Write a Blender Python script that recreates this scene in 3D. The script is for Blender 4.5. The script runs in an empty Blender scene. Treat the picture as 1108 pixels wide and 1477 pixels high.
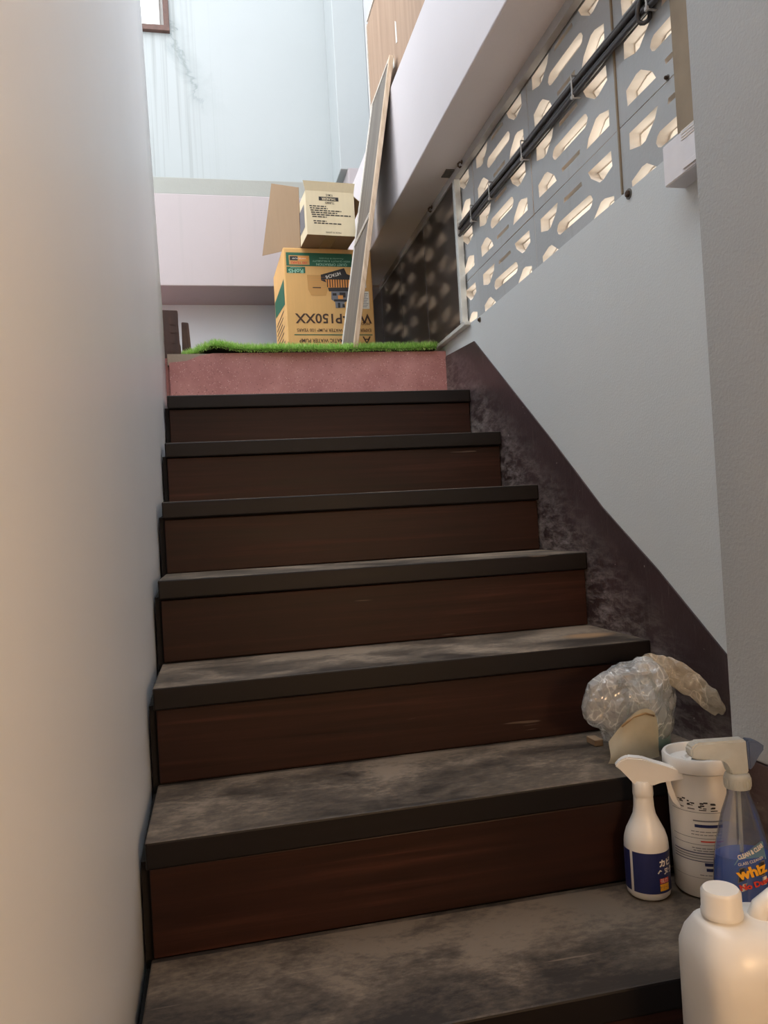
import bpy, bmesh, math, random
from mathutils import Vector, Matrix, noise
random.seed(7)
SC = bpy.context.scene
COL = SC.collection

# ------------------------------------------------------------------ camera
W, G, H, OV = 1.0133, 0.2633, 0.18, 0.0111          # stair width, going, riser height, nosing overhang
yaw, pit, rol, FPX = 0.214275, 0.013994, -0.057016, 1120.646
Fv = Vector((math.sin(yaw)*math.cos(pit), math.cos(yaw)*math.cos(pit), math.sin(pit)))
R0 = Vector((math.cos(yaw), -math.sin(yaw), 0)); U0 = R0.cross(Fv)
Rv = math.cos(rol)*R0 + math.sin(rol)*U0; Uv = -math.sin(rol)*R0 + math.cos(rol)*U0
cd = bpy.data.cameras.new('camera'); cam = bpy.data.objects.new('camera', cd); COL.objects.link(cam)
M3 = Matrix((Rv, Uv, -Fv)).transposed()
cam.matrix_world = Matrix.Translation((0.12874, -0.69626, 0.81757)) @ M3.to_4x4()
cd.sensor_fit = 'VERTICAL'; cd.sensor_height = 36.0; cd.lens = FPX/1477*36.0
cd.clip_start = 0.02
SC.camera = cam

# ------------------------------------------------------------------ world, sun, lamp, exposure
wd = bpy.data.worlds.new('sky'); SC.world = wd; wd.use_nodes = True
bg = wd.node_tree.nodes['Background']
bg.inputs[0].default_value = (0.92, 0.96, 1.0, 1); bg.inputs[1].default_value = 2.0
sl = bpy.data.lights.new('sun', 'SUN'); sl.energy = 6.0; sl.angle = math.radians(1.5); sl.color = (1, .97, .92)
so = bpy.data.objects.new('sun', sl); COL.objects.link(so)
so.rotation_euler = Vector((-.74, .34, -.56)).to_track_quat('-Z', 'Y').to_euler()
SC.view_settings.view_transform = 'Standard'; SC.view_settings.look = 'None'
SC.view_settings.gamma = 1; SC.view_settings.use_curve_mapping = False
SC.view_settings.exposure = 0.92

# ------------------------------------------------------------------ materials
def node_mat(name):
    m = bpy.data.materials.new(name); m.use_nodes = True
    nt = m.node_tree; b = nt.nodes['Principled BSDF']
    return m, nt, b
def lin(c):
    return tuple(((v/255)/12.92 if v/255 <= .04045 else ((v/255+.055)/1.055)**2.4) for v in c) + (1,)
def N(nt, t, **kw):
    n = nt.nodes.new(t)
    for k, v in kw.items():
        if k.startswith('i_'): n.inputs[int(k[2:])].default_value = v
        else: setattr(n, k, v)
    return n
def coords(nt, scale=(1,1,1), kind='Object', rot=(0,0,0), loc=(0,0,0)):
    tc = N(nt, 'ShaderNodeTexCoord'); mp = N(nt, 'ShaderNodeMapping')
    mp.inputs['Scale'].default_value = scale; mp.inputs['Rotation'].default_value = rot; mp.inputs['Location'].default_value = loc
    nt.links.new(tc.outputs[kind], mp.inputs[0]); return mp.outputs[0]
def tex(nt, vec, scale, detail=4, rough=.55, dist=0):
    n = N(nt, 'ShaderNodeTexNoise'); n.inputs['Scale'].default_value = scale; n.inputs['Detail'].default_value = detail
    n.inputs['Roughness'].default_value = rough; n.inputs['Distortion'].default_value = dist
    nt.links.new(vec, n.inputs['Vector']); return n.outputs['Fac']
def ramp(nt, fac, stops):
    r = N(nt, 'ShaderNodeValToRGB'); e = r.color_ramp.elements
    while len(e) < len(stops): e.new(.5)
    for el, (p, c) in zip(e, stops):
        el.position = p; el.color = c if len(c) == 4 else tuple(c)+(1,)
    nt.links.new(fac, r.inputs[0]); return r.outputs[0]
def bw(a): return (a, a, a, 1)
def mix(nt, fac, a, b, mode='MIX'):
    m = N(nt, 'ShaderNodeMix', data_type='RGBA', blend_type=mode)
    for sock, v in ((m.inputs[0], fac), (m.inputs[6], a), (m.inputs[7], b)):
        if hasattr(v, 'links') or isinstance(v, bpy.types.NodeSocket): nt.links.new(v, sock)
        else: sock.default_value = v
    return m.outputs[2]
def math_n(nt, op, a, b=None):
    m = N(nt, 'ShaderNodeMath', operation=op)
    for k, v in ((0, a), (1, b)):
        if v is None: continue
        if isinstance(v, bpy.types.NodeSocket): nt.links.new(v, m.inputs[k])
        else: m.inputs[k].default_value = v
    return m.outputs[0]
def bump(nt, b, h, strength, dist=.002):
    n = N(nt, 'ShaderNodeBump'); n.inputs['Strength'].default_value = strength; n.inputs['Distance'].default_value = dist
    nt.links.new(h, n.inputs['Height']); nt.links.new(n.outputs[0], b.inputs['Normal'])
def plain(name, rgb, rough=.5, metal=0, var=.0, vscale=30, spec=None):
    m, nt, b = node_mat(name); c = lin(rgb)
    b.inputs['Roughness'].default_value = rough; b.inputs['Metallic'].default_value = metal
    f = tex(nt, coords(nt), vscale)
    d = tuple(v*(1-var) for v in c[:3])+(1,)
    nt.links.new(ramp(nt, f, [(.3, d), (.7, c)]), b.inputs['Base Color'])
    if spec is not None: b.inputs['Specular IOR Level'].default_value = spec
    return m

def plaster(name, rgb, dark=.94, rough=.55, bs=.25, streak=0, stain=None, bscale=220):
    m, nt, b = node_mat(name); c = lin(rgb); v = coords(nt)
    f = tex(nt, v, 2.2, 6)
    col = ramp(nt, f, [(.3, tuple(q*dark for q in c[:3])), (.7, c)])
    if streak:                                             # faint vertical run marks
        s = tex(nt, coords(nt, (26, 26, .7)), 1.0, 4)
        col = mix(nt, math_n(nt, 'MULTIPLY', ramp(nt, s, [(.56, bw(0)), (.72, bw(1))]), streak), col, lin((150, 150, 145)))
    if stain is not None:
        col = stain(nt, col)
    nt.links.new(col, b.inputs['Base Color']); b.inputs['Roughness'].default_value = rough
    h = mix(nt, .35, tex(nt, v, bscale, 3), tex(nt, v, bscale*.2, 4))
    bump(nt, b, h, bs, .003)
    return m

MAT = {}
MAT['wall_left'] = plaster('white_gloss_paint', (224, 228, 234), .97, .42, .10, bscale=40)
MAT['wall_right'] = plaster('pale_blue_wall_paint', (206, 212, 214), .95, .6, .3)
MAT['pier'] = plaster('rough_grey_white_paint', (165, 169, 171), .95, .7, .55, bscale=160)
MAT['beam'] = plaster('beam_white_paint', (214, 209, 212), .95, .6, .15)
def soffit_fix(nt, col): return col
MAT['pink'] = plaster('pinkish_white_paint', (172, 163, 164), .96, .6, .12, streak=.25)
MAT['slab'] = plaster('bare_concrete_edge', (160, 162, 156), .8, .85, .5, bscale=60)
def upstain(nt, col):
    v = coords(nt)
    sep = N(nt, 'ShaderNodeSeparateXYZ'); nt.links.new(v, sep.inputs[0])
    n = tex(nt, v, 3.0, 7, .65, 1.2)
    # flaking band that runs diagonally down from the window
    d = math_n(nt, 'ADD', math_n(nt, 'SUBTRACT', sep.outputs[0], math_n(nt, 'MULTIPLY', math_n(nt, 'SUBTRACT', sep.outputs[2], 3.05), -.45)), math_n(nt, 'MULTIPLY', n, .34))
    band = ramp(nt, d, [(.28, bw(0)), (.335, bw(.5)), (.345, bw(1)), (.36, bw(.3)), (.47, bw(0))])
    hi = ramp(nt, sep.outputs[2], [(0, bw(1)), (1, bw(1))])
    zm = N(nt, 'ShaderNodeMapRange'); zm.inputs[1].default_value = 2.95; zm.inputs[2].default_value = 3.1; nt.links.new(sep.outputs[2], zm.inputs[0])
    flake = math_n(nt, 'MULTIPLY', band, math_n(nt, 'MULTIPLY', zm.outputs[0], .8))
    col = mix(nt, flake, col, lin((118, 128, 128)))
    xm = N(nt, 'ShaderNodeMapRange'); xm.inputs[1].default_value = .30; xm.inputs[2].default_value = .06; nt.links.new(sep.outputs[0], xm.inputs[0])
    s = tex(nt, coords(nt, (45, 45, .5)), 1.0, 3)
    st = math_n(nt, 'MULTIPLY', ramp(nt, s, [(.52, bw(0)), (.66, bw(1))]), math_n(nt, 'MULTIPLY', xm.outputs[0], .5))
    return mix(nt, st, col, lin((128, 132, 128)))
MAT['upper'] = plaster('pale_blue_upper_paint', (165, 170, 171), .96, .6, .12, stain=upstain)
MAT['recess'] = plaster('blue_white_recess_paint', (205, 212, 218), .97, .6, .1)
MAT['ceil'] = plaster('ceiling_paint', (215, 213, 208))
MAT['outside'] = plaster('cream_render', (226, 220, 210), .9, .8, .3)

def wood_dark(name, base, hi, rough=.34, dust=0, grain_axis=(1.2, 40, 40), spec=.5):
    m, nt, b = node_mat(name); b.inputs['Specular IOR Level'].default_value = spec; v = coords(nt, grain_axis)
    f = tex(nt, v, 1.6, 7, .62, .4)
    col = ramp(nt, f, [(.28, lin(tuple(q*.62 for q in base))), (.55, lin(base)), (.78, lin(hi))])
    w = tex(nt, coords(nt, (1.6, 1.6, 4)), 1.5, 4)
    col = mix(nt, ramp(nt, w, [(.35, bw(.55)), (.65, bw(0))]), col, lin(tuple(q*.6 for q in base)))
    # thin scratches
    s = tex(nt, coords(nt, (4, 90, 60), rot=(0, .35, .2)), 1.0, 2)
    col = mix(nt, ramp(nt, s, [(.735, bw(0)), (.76, bw(.5))]), col, lin((120, 105, 92)))
    r = ramp(nt, f, [(.2, bw(rough)), (.8, bw(rough+.14))])
    if dust:
        geo = N(nt, 'ShaderNodeNewGeometry'); sp = N(nt, 'ShaderNodeSeparateXYZ'); nt.links.new(geo.outputs['Normal'], sp.inputs[0])
        up = ramp(nt, sp.outputs[2], [(.5, bw(0)), (.8, bw(1))])
        d1 = tex(nt, coords(nt, (3.0, 5.0, 3)), 1.5, 8, .6, .5)
        d2 = tex(nt, coords(nt, (30, 55, 30)), 2, 5, .7)
        fy = N(nt, 'ShaderNodeSeparateXYZ'); nt.links.new(coords(nt), fy.inputs[0])
        back = math_n(nt, 'FRACT', math_n(nt, 'DIVIDE', fy.outputs[1], G))
        dd = ramp(nt, math_n(nt, 'ADD', mix(nt, .3, d1, d2), math_n(nt, 'MULTIPLY', math_n(nt, 'SUBTRACT', back, .45), .13)), [(.39, bw(.12)), (.5, bw(.46)), (.6, bw(1))])
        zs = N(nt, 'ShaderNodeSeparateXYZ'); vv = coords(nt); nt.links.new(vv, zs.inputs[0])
        lift = N(nt, 'ShaderNodeMapRange'); lift.inputs[1].default_value = .1; lift.inputs[2].default_value = .7; lift.inputs[3].default_value = .62; lift.inputs[4].default_value = 1.4  # dust paler up the flight: stronger light on upper treads put into colour
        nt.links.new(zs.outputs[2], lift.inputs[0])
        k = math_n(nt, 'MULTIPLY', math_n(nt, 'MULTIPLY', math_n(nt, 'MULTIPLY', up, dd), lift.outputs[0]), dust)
        col = mix(nt, k, col, lin((160, 143, 125)))
        # bare worn patch at the right end of one tread
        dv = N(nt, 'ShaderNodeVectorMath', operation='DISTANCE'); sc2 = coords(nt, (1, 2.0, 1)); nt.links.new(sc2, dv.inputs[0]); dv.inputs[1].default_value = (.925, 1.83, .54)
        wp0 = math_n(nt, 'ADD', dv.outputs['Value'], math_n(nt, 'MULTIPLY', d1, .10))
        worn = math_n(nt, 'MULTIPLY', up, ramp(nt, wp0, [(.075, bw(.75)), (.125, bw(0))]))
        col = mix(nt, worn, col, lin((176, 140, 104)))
        r = mix(nt, k, r, bw(.85))
        # worn light edges along the nosing
        pt = N(nt, 'ShaderNodeNewGeometry')
        e = tex(nt, coords(nt, (14, 60, 60)), 1.4, 5)
    nt.links.new(col, b.inputs['Base Color']); nt.links.new(r, b.inputs['Roughness'])
    bump(nt, b, f, .12, .002)
    return m
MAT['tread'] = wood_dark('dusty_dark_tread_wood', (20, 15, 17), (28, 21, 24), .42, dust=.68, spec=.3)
MAT['riser'] = wood_dark('varnished_riser_wood', (52, 28, 22), (76, 43, 33), .4, spec=.25)
def skirt_mat():
    m, nt, b = node_mat('scuffed_brown_gloss_paint'); v = coords(nt)
    base = ramp(nt, tex(nt, v, 6, 4), [(.3, lin((54, 42, 44))), (.7, lin((72, 56, 58)))])
    s = tex(nt, coords(nt, (1, 26, 3.2), rot=(.5, 0, 0)), 3.5, 8, .72, .6)
    k = ramp(nt, s, [(.56, bw(0)), (.8, bw(.55))])
    # scuffing is heaviest just above each tread: rises in step with the stair
    sp = N(nt, 'ShaderNodeSeparateXYZ'); nt.links.new(v, sp.inputs[0])
    e = math_n(nt, 'SUBTRACT', sp.outputs[2], math_n(nt, 'MULTIPLY', sp.outputs[1], H/G))
    zone = N(nt, 'ShaderNodeMapRange'); zone.inputs[1].default_value = .12; zone.inputs[2].default_value = -.12; nt.links.new(e, zone.inputs[0])
    s2 = tex(nt, coords(nt, (1, 7, 22), rot=(.25, 0, 0)), 2.4, 8, .72, .3)
    k2 = math_n(nt, 'MULTIPLY', ramp(nt, s2, [(.42, bw(0)), (.68, bw(.8))]), zone.outputs[0])
    col = mix(nt, k, base, lin((128, 116, 112)))
    col = mix(nt, k2, col, lin((172, 164, 160)))
    dots = ramp(nt, tex(nt, v, 90, 1), [(.78, bw(0)), (.8, bw(.8))])
    col = mix(nt, dots, col, lin((170, 165, 160)))
    nt.links.new(col, b.inputs['Base Color']); b.inputs['Roughness'].default_value = .42
    bump(nt, b, tex(nt, v, 150, 3), .2, .002)
    return m
MAT['skirt'] = skirt_mat()
def terrazzo():
    m, nt, b = node_mat('pink_terrazzo'); v = coords(nt)
    col = ramp(nt, tex(nt, v, 9, 5), [(.3, lin((168, 112, 112))), (.7, lin((194, 140, 138)))])
    vo = N(nt, 'ShaderNodeTexVoronoi'); vo.inputs['Scale'].default_value = 150; nt.links.new(v, vo.inputs['Vector'])
    ch = ramp(nt, vo.outputs['Distance'], [(.12, bw(.8)), (.3, bw(0))])
    wn = N(nt, 'ShaderNodeTexWhiteNoise'); nt.links.new(vo.outputs['Position'], wn.inputs['Vector'])
    cc = ramp(nt, wn.outputs['Value'], [(.0, lin((236, 208, 200))), (.5, lin((205, 150, 145))), (.86, lin((86, 50, 50)))])
    nt.links.new(mix(nt, ch, col, cc), b.inputs['Base Color']); b.inputs['Roughness'].default_value = .55
    bump(nt, b, tex(nt, v, 200, 3), .2, .002)
    return m
MAT['terrazzo'] = terrazzo()
MAT['concrete'] = plaster('broken_concrete', (166, 154, 140), .75, .9, .6, bscale=70)

MAT['block'] = plaster('block_face_paint', (180, 185, 188), .86, .7, .35, streak=.35, bscale=120)
MAT['block_in'] = plaster('block_inner_cream', (230, 222, 212), .86, .8, .4, bscale=60)  # cream for every block face but the front, paler than the front
MAT['mortar'] = plaster('mortar', (172, 177, 180), .85, .9, .4)
MAT['rust'] = plain('rusty_steel', (84, 66, 52), .7, .3, .5, 120)
MAT['steel_grey'] = plain('dull_steel', (120, 118, 114), .5, .6, .3, 60)
MAT['cable'] = plain('grey_black_cable_sheath', (62, 62, 66), .4, 0, .3, 40)
MAT['clip'] = plain('white_cable_tie', (176, 176, 176), .5)
MAT['white_plastic'] = plain('white_plastic', (224, 222, 218), .32, 0, .05, 15)
MAT['box_white'] = plain('white_casing_plastic', (226, 226, 232), .4, 0, .06, 25)
MAT['batten'] = plain('grey_painted_batten', (168, 166, 164), .6, 0, .12, 20)
MAT['tan_post'] = plain('tan_bare_wood', (150, 134, 112), .7, 0, .25, 12)
MAT['alu'] = plain('pale_aluminium_frame', (214, 218, 216), .42, .15, .12, 30)
def tinted():
    m, nt, b = node_mat('dusty_brown_tinted_sheet'); out = nt.nodes['Material Output']
    v = coords(nt)
    c = ramp(nt, tex(nt, v, 3, 6), [(.3, lin((84, 76, 71))), (.7, lin((112, 104, 99)))])
    nt.links.new(c, b.inputs['Base Color']); b.inputs['Roughness'].default_value = .4
    tl = N(nt, 'ShaderNodeBsdfTranslucent'); tl.inputs[0].default_value = lin((160, 150, 144))
    tr = N(nt, 'ShaderNodeBsdfRefraction'); tr.inputs[0].default_value = lin((214, 209, 205)); tr.inputs['Roughness'].default_value = .28; tr.inputs['IOR'].default_value = 1.25
    m1 = N(nt, 'ShaderNodeMixShader'); m1.inputs[0].default_value = .12
    m2 = N(nt, 'ShaderNodeMixShader'); m2.inputs[0].default_value = .60
    nt.links.new(b.outputs[0], m1.inputs[1]); nt.links.new(tl.outputs[0], m1.inputs[2])
    nt.links.new(m1.outputs[0], m2.inputs[1]); nt.links.new(tr.outputs[0], m2.inputs[2])
    nt.links.new(m2.outputs[0], out.inputs[0]); return m
MAT['tinted'] = tinted()
def ply(name, a, c, axis=(2, 30, 1.4)):
    m, nt, b = node_mat(name); f = tex(nt, coords(nt, axis), 1.2, 6, .6, .5)
    nt.links.new(ramp(nt, f, [(.3, lin(a)), (.7, lin(c))]), b.inputs['Base Color']); b.inputs['Roughness'].default_value = .65
    bump(nt, b, f, .1, .002); return m
MAT['ply'] = ply('weathered_plywood', (150, 122, 100), (174, 146, 122))
MAT['raw_edge'] = ply('raw_pine_edge', (176, 152, 126), (222, 202, 178), (40, 40, 8))
MAT['grey_panel'] = ply('grey_weathered_board', (92, 84, 76), (120, 112, 103))
MAT['white_edge'] = plain('chipped_white_paint', (222, 216, 206), .6, 0, .2, 60)
MAT['brown_frame'] = plain('worn_brown_window_paint', (96, 66, 56), .5, 0, .4, 40)
MAT['sash'] = plain('pale_sash_paint', (206, 204, 200), .5, 0, .15, 30)
MAT['lavender'] = plain('upper_grey_white_paint', (190, 190, 192), .6, 0, .08, 8)
def glass_mat():
    m, nt, b = node_mat('window_glass'); out = nt.nodes['Material Output']
    tr = N(nt, 'ShaderNodeBsdfTransparent'); gl = N(nt, 'ShaderNodeBsdfGlossy'); gl.inputs['Roughness'].default_value = .02
    fr = N(nt, 'ShaderNodeFresnel'); mx = N(nt, 'ShaderNodeMixShader')
    nt.links.new(fr.outputs[0], mx.inputs[0]); nt.links.new(tr.outputs[0], mx.inputs[1]); nt.links.new(gl.outputs[0], mx.inputs[2])
    nt.links.new(mx.outputs[0], out.inputs[0]); return m
MAT['glass'] = glass_mat()
MAT['old_wood'] = wood_dark('old_brown_offcut', (82, 58, 50), (120, 92, 80), .6, grain_axis=(14, 14, 3))
MAT['turf_back'] = plain('turf_backing', (40, 44, 34), .9, 0, .3, 60)
def turf_mat():
    m, nt, b = node_mat('artificial_grass'); 
    oi = N(nt, 'ShaderNodeNewGeometry')
    f = oi.outputs['Random Per Island']
    c = ramp(nt, f, [(0, lin((138, 190, 92))), (.5, lin((180, 226, 122))), (.85, lin((212, 240, 154))), (1, lin((220, 222, 176)))])
    nt.links.new(c, b.inputs['Base Color']); b.inputs['Roughness'].default_value = .5
    tl = N(nt, 'ShaderNodeBsdfTranslucent'); nt.links.new(c, tl.inputs[0]); mx = N(nt, 'ShaderNodeMixShader'); mx.inputs[0].default_value = .4
    nt.links.new(b.outputs[0], mx.inputs[1]); nt.links.new(tl.outputs[0], mx.inputs[2]); nt.links.new(mx.outputs[0], nt.nodes['Material Output'].inputs[0])
    return m
MAT['turf'] = turf_mat()
def card(name, rgb, var=.06, rough=.75):
    m, nt, b = node_mat(name); c = lin(rgb)
    f = tex(nt, coords(nt, (1, 1, 1)), 6, 5); fl = tex(nt, coords(nt, (90, 90, 2)), 1, 2)
    nt.links.new(ramp(nt, mix(nt, .3, f, fl), [(.3, tuple(v*(1-var*2) for v in c[:3])), (.7, c)]), b.inputs['Base Color'])
    b.inputs['Roughness'].default_value = rough; b.inputs['Specular IOR Level'].default_value = .25
    bump(nt, b, fl, .12, .001); return m
MAT['card_orange'] = card('orange_carton_board', (224, 178, 116))
MAT['card_cream'] = card('cream_carton_board', (226, 212, 180))
MAT['card_brown'] = card('kraft_carton_board', (156, 132, 106))
MAT['ink_green'] = plain('green_print', (34, 98, 74), .6, 0, .1, 20)
MAT['ink_dark'] = plain('dark_print', (66, 42, 28), .6)
MAT['ink_black'] = plain('black_print', (40, 36, 36), .6)
MAT['ink_white'] = plain('white_print', (226, 222, 214), .6)
MAT['ink_mint'] = plain('mint_print', (150, 196, 172), .6)
MAT['ink_orange'] = plain('orange_print', (220, 146, 70), .6)
MAT['ink_tan'] = plain('tan_print', (196, 148, 84), .6)
MAT['ink_red'] = plain('red_print', (206, 62, 44), .5)
MAT['ink_navy'] = plain('navy_print', (34, 42, 92), .4, 0, .15, 20)
MAT['ink_grey'] = plain('grey_print', (112, 112, 118), .6)
MAT['ink_yellow'] = plain('yellow_print', (240, 176, 44), .5)
MAT['ink_sky'] = plain('sky_blue_print', (120, 176, 210), .5)
MAT['void'] = plain('gap_shade_black', (20, 16, 15), .9)  # near-black colour paints the shade of the gap by the left wall
MAT['tape'] = plain('brown_tape', (150, 126, 92), .3)
def see_through(name, tint, t, white=(230, 230, 228), rough=.15, trans=.3, spec=.6, bumps=0, rim=0):
    m, nt, b = node_mat(name); out = nt.nodes['Material Output']
    b.inputs['Base Color'].default_value = lin(white); b.inputs['Roughness'].default_value = rough
    b.inputs['Specular IOR Level'].default_value = spec
    tl = N(nt, 'ShaderNodeBsdfTranslucent'); tl.inputs[0].default_value = lin(white)
    tr = N(nt, 'ShaderNodeBsdfTransparent'); tr.inputs[0].default_value = lin(tint)
    m1 = N(nt, 'ShaderNodeMixShader'); m1.inputs[0].default_value = trans
    m2 = N(nt, 'ShaderNodeMixShader')
    nt.links.new(b.outputs[0], m1.inputs[1]); nt.links.new(tl.outputs[0], m1.inputs[2])
    nt.links.new(m1.outputs[0], m2.inputs[1]); nt.links.new(tr.outputs[0], m2.inputs[2])
    f = tex(nt, coords(nt), 28, 4)
    nt.links.new(ramp(nt, f, [(.3, bw(max(0, t-.07))), (.7, bw(min(1, t+.07)))]), m2.inputs[0])
    last = m2.outputs[0]
    if bumps:                                              # creases: whiter, and they catch the light
        vo = tex(nt, coords(nt, (1, 1, .7)), 45, 5, .6, 1.4); bump(nt, b, vo, bumps, .01)
        ve = N(nt, 'ShaderNodeTexVoronoi', feature='DISTANCE_TO_EDGE'); ve.inputs['Scale'].default_value = 38
        wob = N(nt, 'ShaderNodeVectorMath', operation='ADD'); nz_ = N(nt, 'ShaderNodeTexNoise'); nz_.inputs['Scale'].default_value = 25
        sc_ = N(nt, 'ShaderNodeVectorMath', operation='SCALE'); sc_.inputs['Scale'].default_value = .085
        cv = coords(nt, (1, 1, .75)); nt.links.new(cv, nz_.inputs['Vector']); nt.links.new(nz_.outputs['Color'], sc_.inputs[0]); nt.links.new(cv, wob.inputs[0]); nt.links.new(sc_.outputs[0], wob.inputs[1]); nt.links.new(wob.outputs[0], ve.inputs['Vector'])
        cm = ramp(nt, tex(nt, cv, 22, 4), [(.42, bw(0)), (.62, bw(1))])
        cr = math_n(nt, 'MULTIPLY', ramp(nt, ve.outputs['Distance'], [(.0, bw(.8)), (.06, bw(.15)), (.14, bw(0))]), cm)
        cr = math_n(nt, 'ADD', cr, math_n(nt, 'MULTIPLY', cm, .12))
        m3 = N(nt, 'ShaderNodeMixShader'); nt.links.new(cr, m3.inputs[0]); nt.links.new(m2.outputs[0], m3.inputs[1]); nt.links.new(m1.outputs[0], m3.inputs[2])
        gl = N(nt, 'ShaderNodeBsdfGlossy'); gl.inputs['Roughness'].default_value = .12
        bp2 = N(nt, 'ShaderNodeBump'); bp2.inputs['Strength'].default_value = .9; bp2.inputs['Distance'].default_value = .012; nt.links.new(ve.outputs['Distance'], bp2.inputs['Height']); nt.links.new(bp2.outputs[0], gl.inputs['Normal'])
        lw = N(nt, 'ShaderNodeLayerWeight'); lw.inputs[0].default_value = .35
        m4 = N(nt, 'ShaderNodeMixShader'); nt.links.new(ramp(nt, lw.outputs['Fresnel'], [(0, bw(.08)), (.6, bw(.42))]), m4.inputs[0]); nt.links.new(m3.outputs[0], m4.inputs[1]); nt.links.new(gl.outputs[0], m4.inputs[2])
        last = m4.outputs[0]
    if rim:                                                # thick clear walls look denser and shinier edge-on
        lw = N(nt, 'ShaderNodeLayerWeight'); lw.inputs[0].default_value = .3
        gl = N(nt, 'ShaderNodeBsdfGlossy'); gl.inputs['Roughness'].default_value = .06
        m4 = N(nt, 'ShaderNodeMixShader'); nt.links.new(ramp(nt, lw.outputs['Fresnel'], [(0, bw(.05)), (.5, bw(rim))]), m4.inputs[0]); nt.links.new(last, m4.inputs[1]); nt.links.new(gl.outputs[0], m4.inputs[2])
        last = m4.outputs[0]
    nt.links.new(last, out.inputs[0]); return m
MAT['bag'] = see_through('crinkled_clear_plastic_bag', (250, 251, 251), .67, (248, 249, 250), .14, .3, 1, .9)
MAT['bag_tail'] = see_through('crinkled_yellowed_plastic', (242, 236, 222), .55, (216, 206, 188), .18, .25, 1, .6)
MAT['bottle_clear'] = see_through('clear_bottle_plastic', (232, 236, 242), .80, (150, 160, 176), .06, .05, 1, rim=.6)
MAT['frost'] = see_through('frosted_plastic', (240, 240, 236), .3, (222, 224, 220), .3, .4)
MAT['blue_trans'] = see_through('blue_grey_clear_plastic', (190, 200, 220), .5, (130, 142, 166), .15, .4)
MAT['milky'] = see_through('milky_bottle_plastic', (225, 236, 240), .5, (196, 210, 216), .3, .4)
MAT['liquid_blue'] = plain('blue_liquid', (10, 100, 214), .12, 0, .12, 14)
MAT['liquid_teal'] = plain('teal_liquid', (28, 160, 156), .15, 0, .12, 14)
MAT['paper_beige'] = see_through('beige_film', (230, 222, 200), .28, (214, 204, 178), .4, .3)

# ------------------------------------------------------------------ helpers
def link(o, parent=None):
    COL.objects.link(o)
    if parent: o.parent = parent
    return o
def tag(o, label=None, cat=None, group=None, kind=None):
    if label: o['label'] = label
    if cat: o['category'] = cat
    if group: o['group'] = group
    if kind: o['kind'] = kind
    return o
def empty(name, loc=(0,0,0), rz=0, **kw):
    o = bpy.data.objects.new(name, None); o.location = loc; o.rotation_euler = (0, 0, rz); o.empty_display_size = .05
    link(o); return tag(o, **kw)
def mesh_obj(name, verts, faces, mats, parent=None, smooth=False, fm=None, **kw):
    me = bpy.data.meshes.new(name); me.from_pydata([tuple(v) for v in verts], [], faces)
    if not isinstance(mats, (list, tuple)): mats = [mats]
    for m in mats: me.materials.append(m)
    if fm:
        for p, i in zip(me.polygons, fm): p.material_index = i
    if smooth:
        for p in me.polygons: p.use_smooth = True
    me.update()
    o = bpy.data.objects.new(name, me); link(o, parent); return tag(o, **kw)
def bm_obj(name, bm, mats, parent=None, smooth=False, **kw):
    bmesh.ops.recalc_face_normals(bm, faces=bm.faces)
    me = bpy.data.meshes.new(name); bm.to_mesh(me); bm.free()
    if not isinstance(mats, (list, tuple)): mats = [mats]
    for m in mats: me.materials.append(m)
    if smooth:
        for p in me.polygons: p.use_smooth = True
    o = bpy.data.objects.new(name, me); link(o, parent); return tag(o, **kw)
def add_box(bm, lo, hi, bev=0, mi=0):
    c = [(a+b)/2 for a, b in zip(lo, hi)]; s = [abs(b-a) for a, b in zip(lo, hi)]
    r = bmesh.ops.create_cube(bm, size=1, matrix=Matrix.Translation(c) @ Matrix.Diagonal((*s, 1)))
    vs = r['verts']
    fs = {f for v in vs for f in v.link_faces}
    for f in fs: f.material_index = mi
    if bev:
        es = list({e for v in vs for e in v.link_edges})
        r2 = bmesh.ops.bevel(bm, geom=es, offset=bev, segments=2, affect='EDGES', profile=.5)
    return vs
def box(name, lo, hi, mat, parent=None, bev=0, **kw):
    bm = bmesh.new(); add_box(bm, lo, hi, bev); return bm_obj(name, bm, mat, parent, **kw)
def prism(name, pts, axis, a, b, mat, parent=None, bev=0, smooth=False, **kw):
    """polygon pts extruded along axis (0=x: pts are (y,z); 1=y: pts are (x,z); 2=z: pts (x,y)) from a to b"""
    bm = bmesh.new()
    def P(p, t): return {0: (t, p[0], p[1]), 1: (p[0], t, p[1]), 2: (p[0], p[1], t)}[axis]
    A = [bm.verts.new(P(p, a)) for p in pts]; B = [bm.verts.new(P(p, b)) for p in pts]
    n = len(pts); bm.faces.new(A); bm.faces.new(B[::-1])
    for i in range(n): bm.faces.new((A[i], B[i], B[(i+1) % n], A[(i+1) % n]))
    if bev: bmesh.ops.bevel(bm, geom=list(bm.edges), offset=bev, segments=2, affect='EDGES')
    return bm_obj(name, bm, mat, parent, smooth, **kw)
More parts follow.
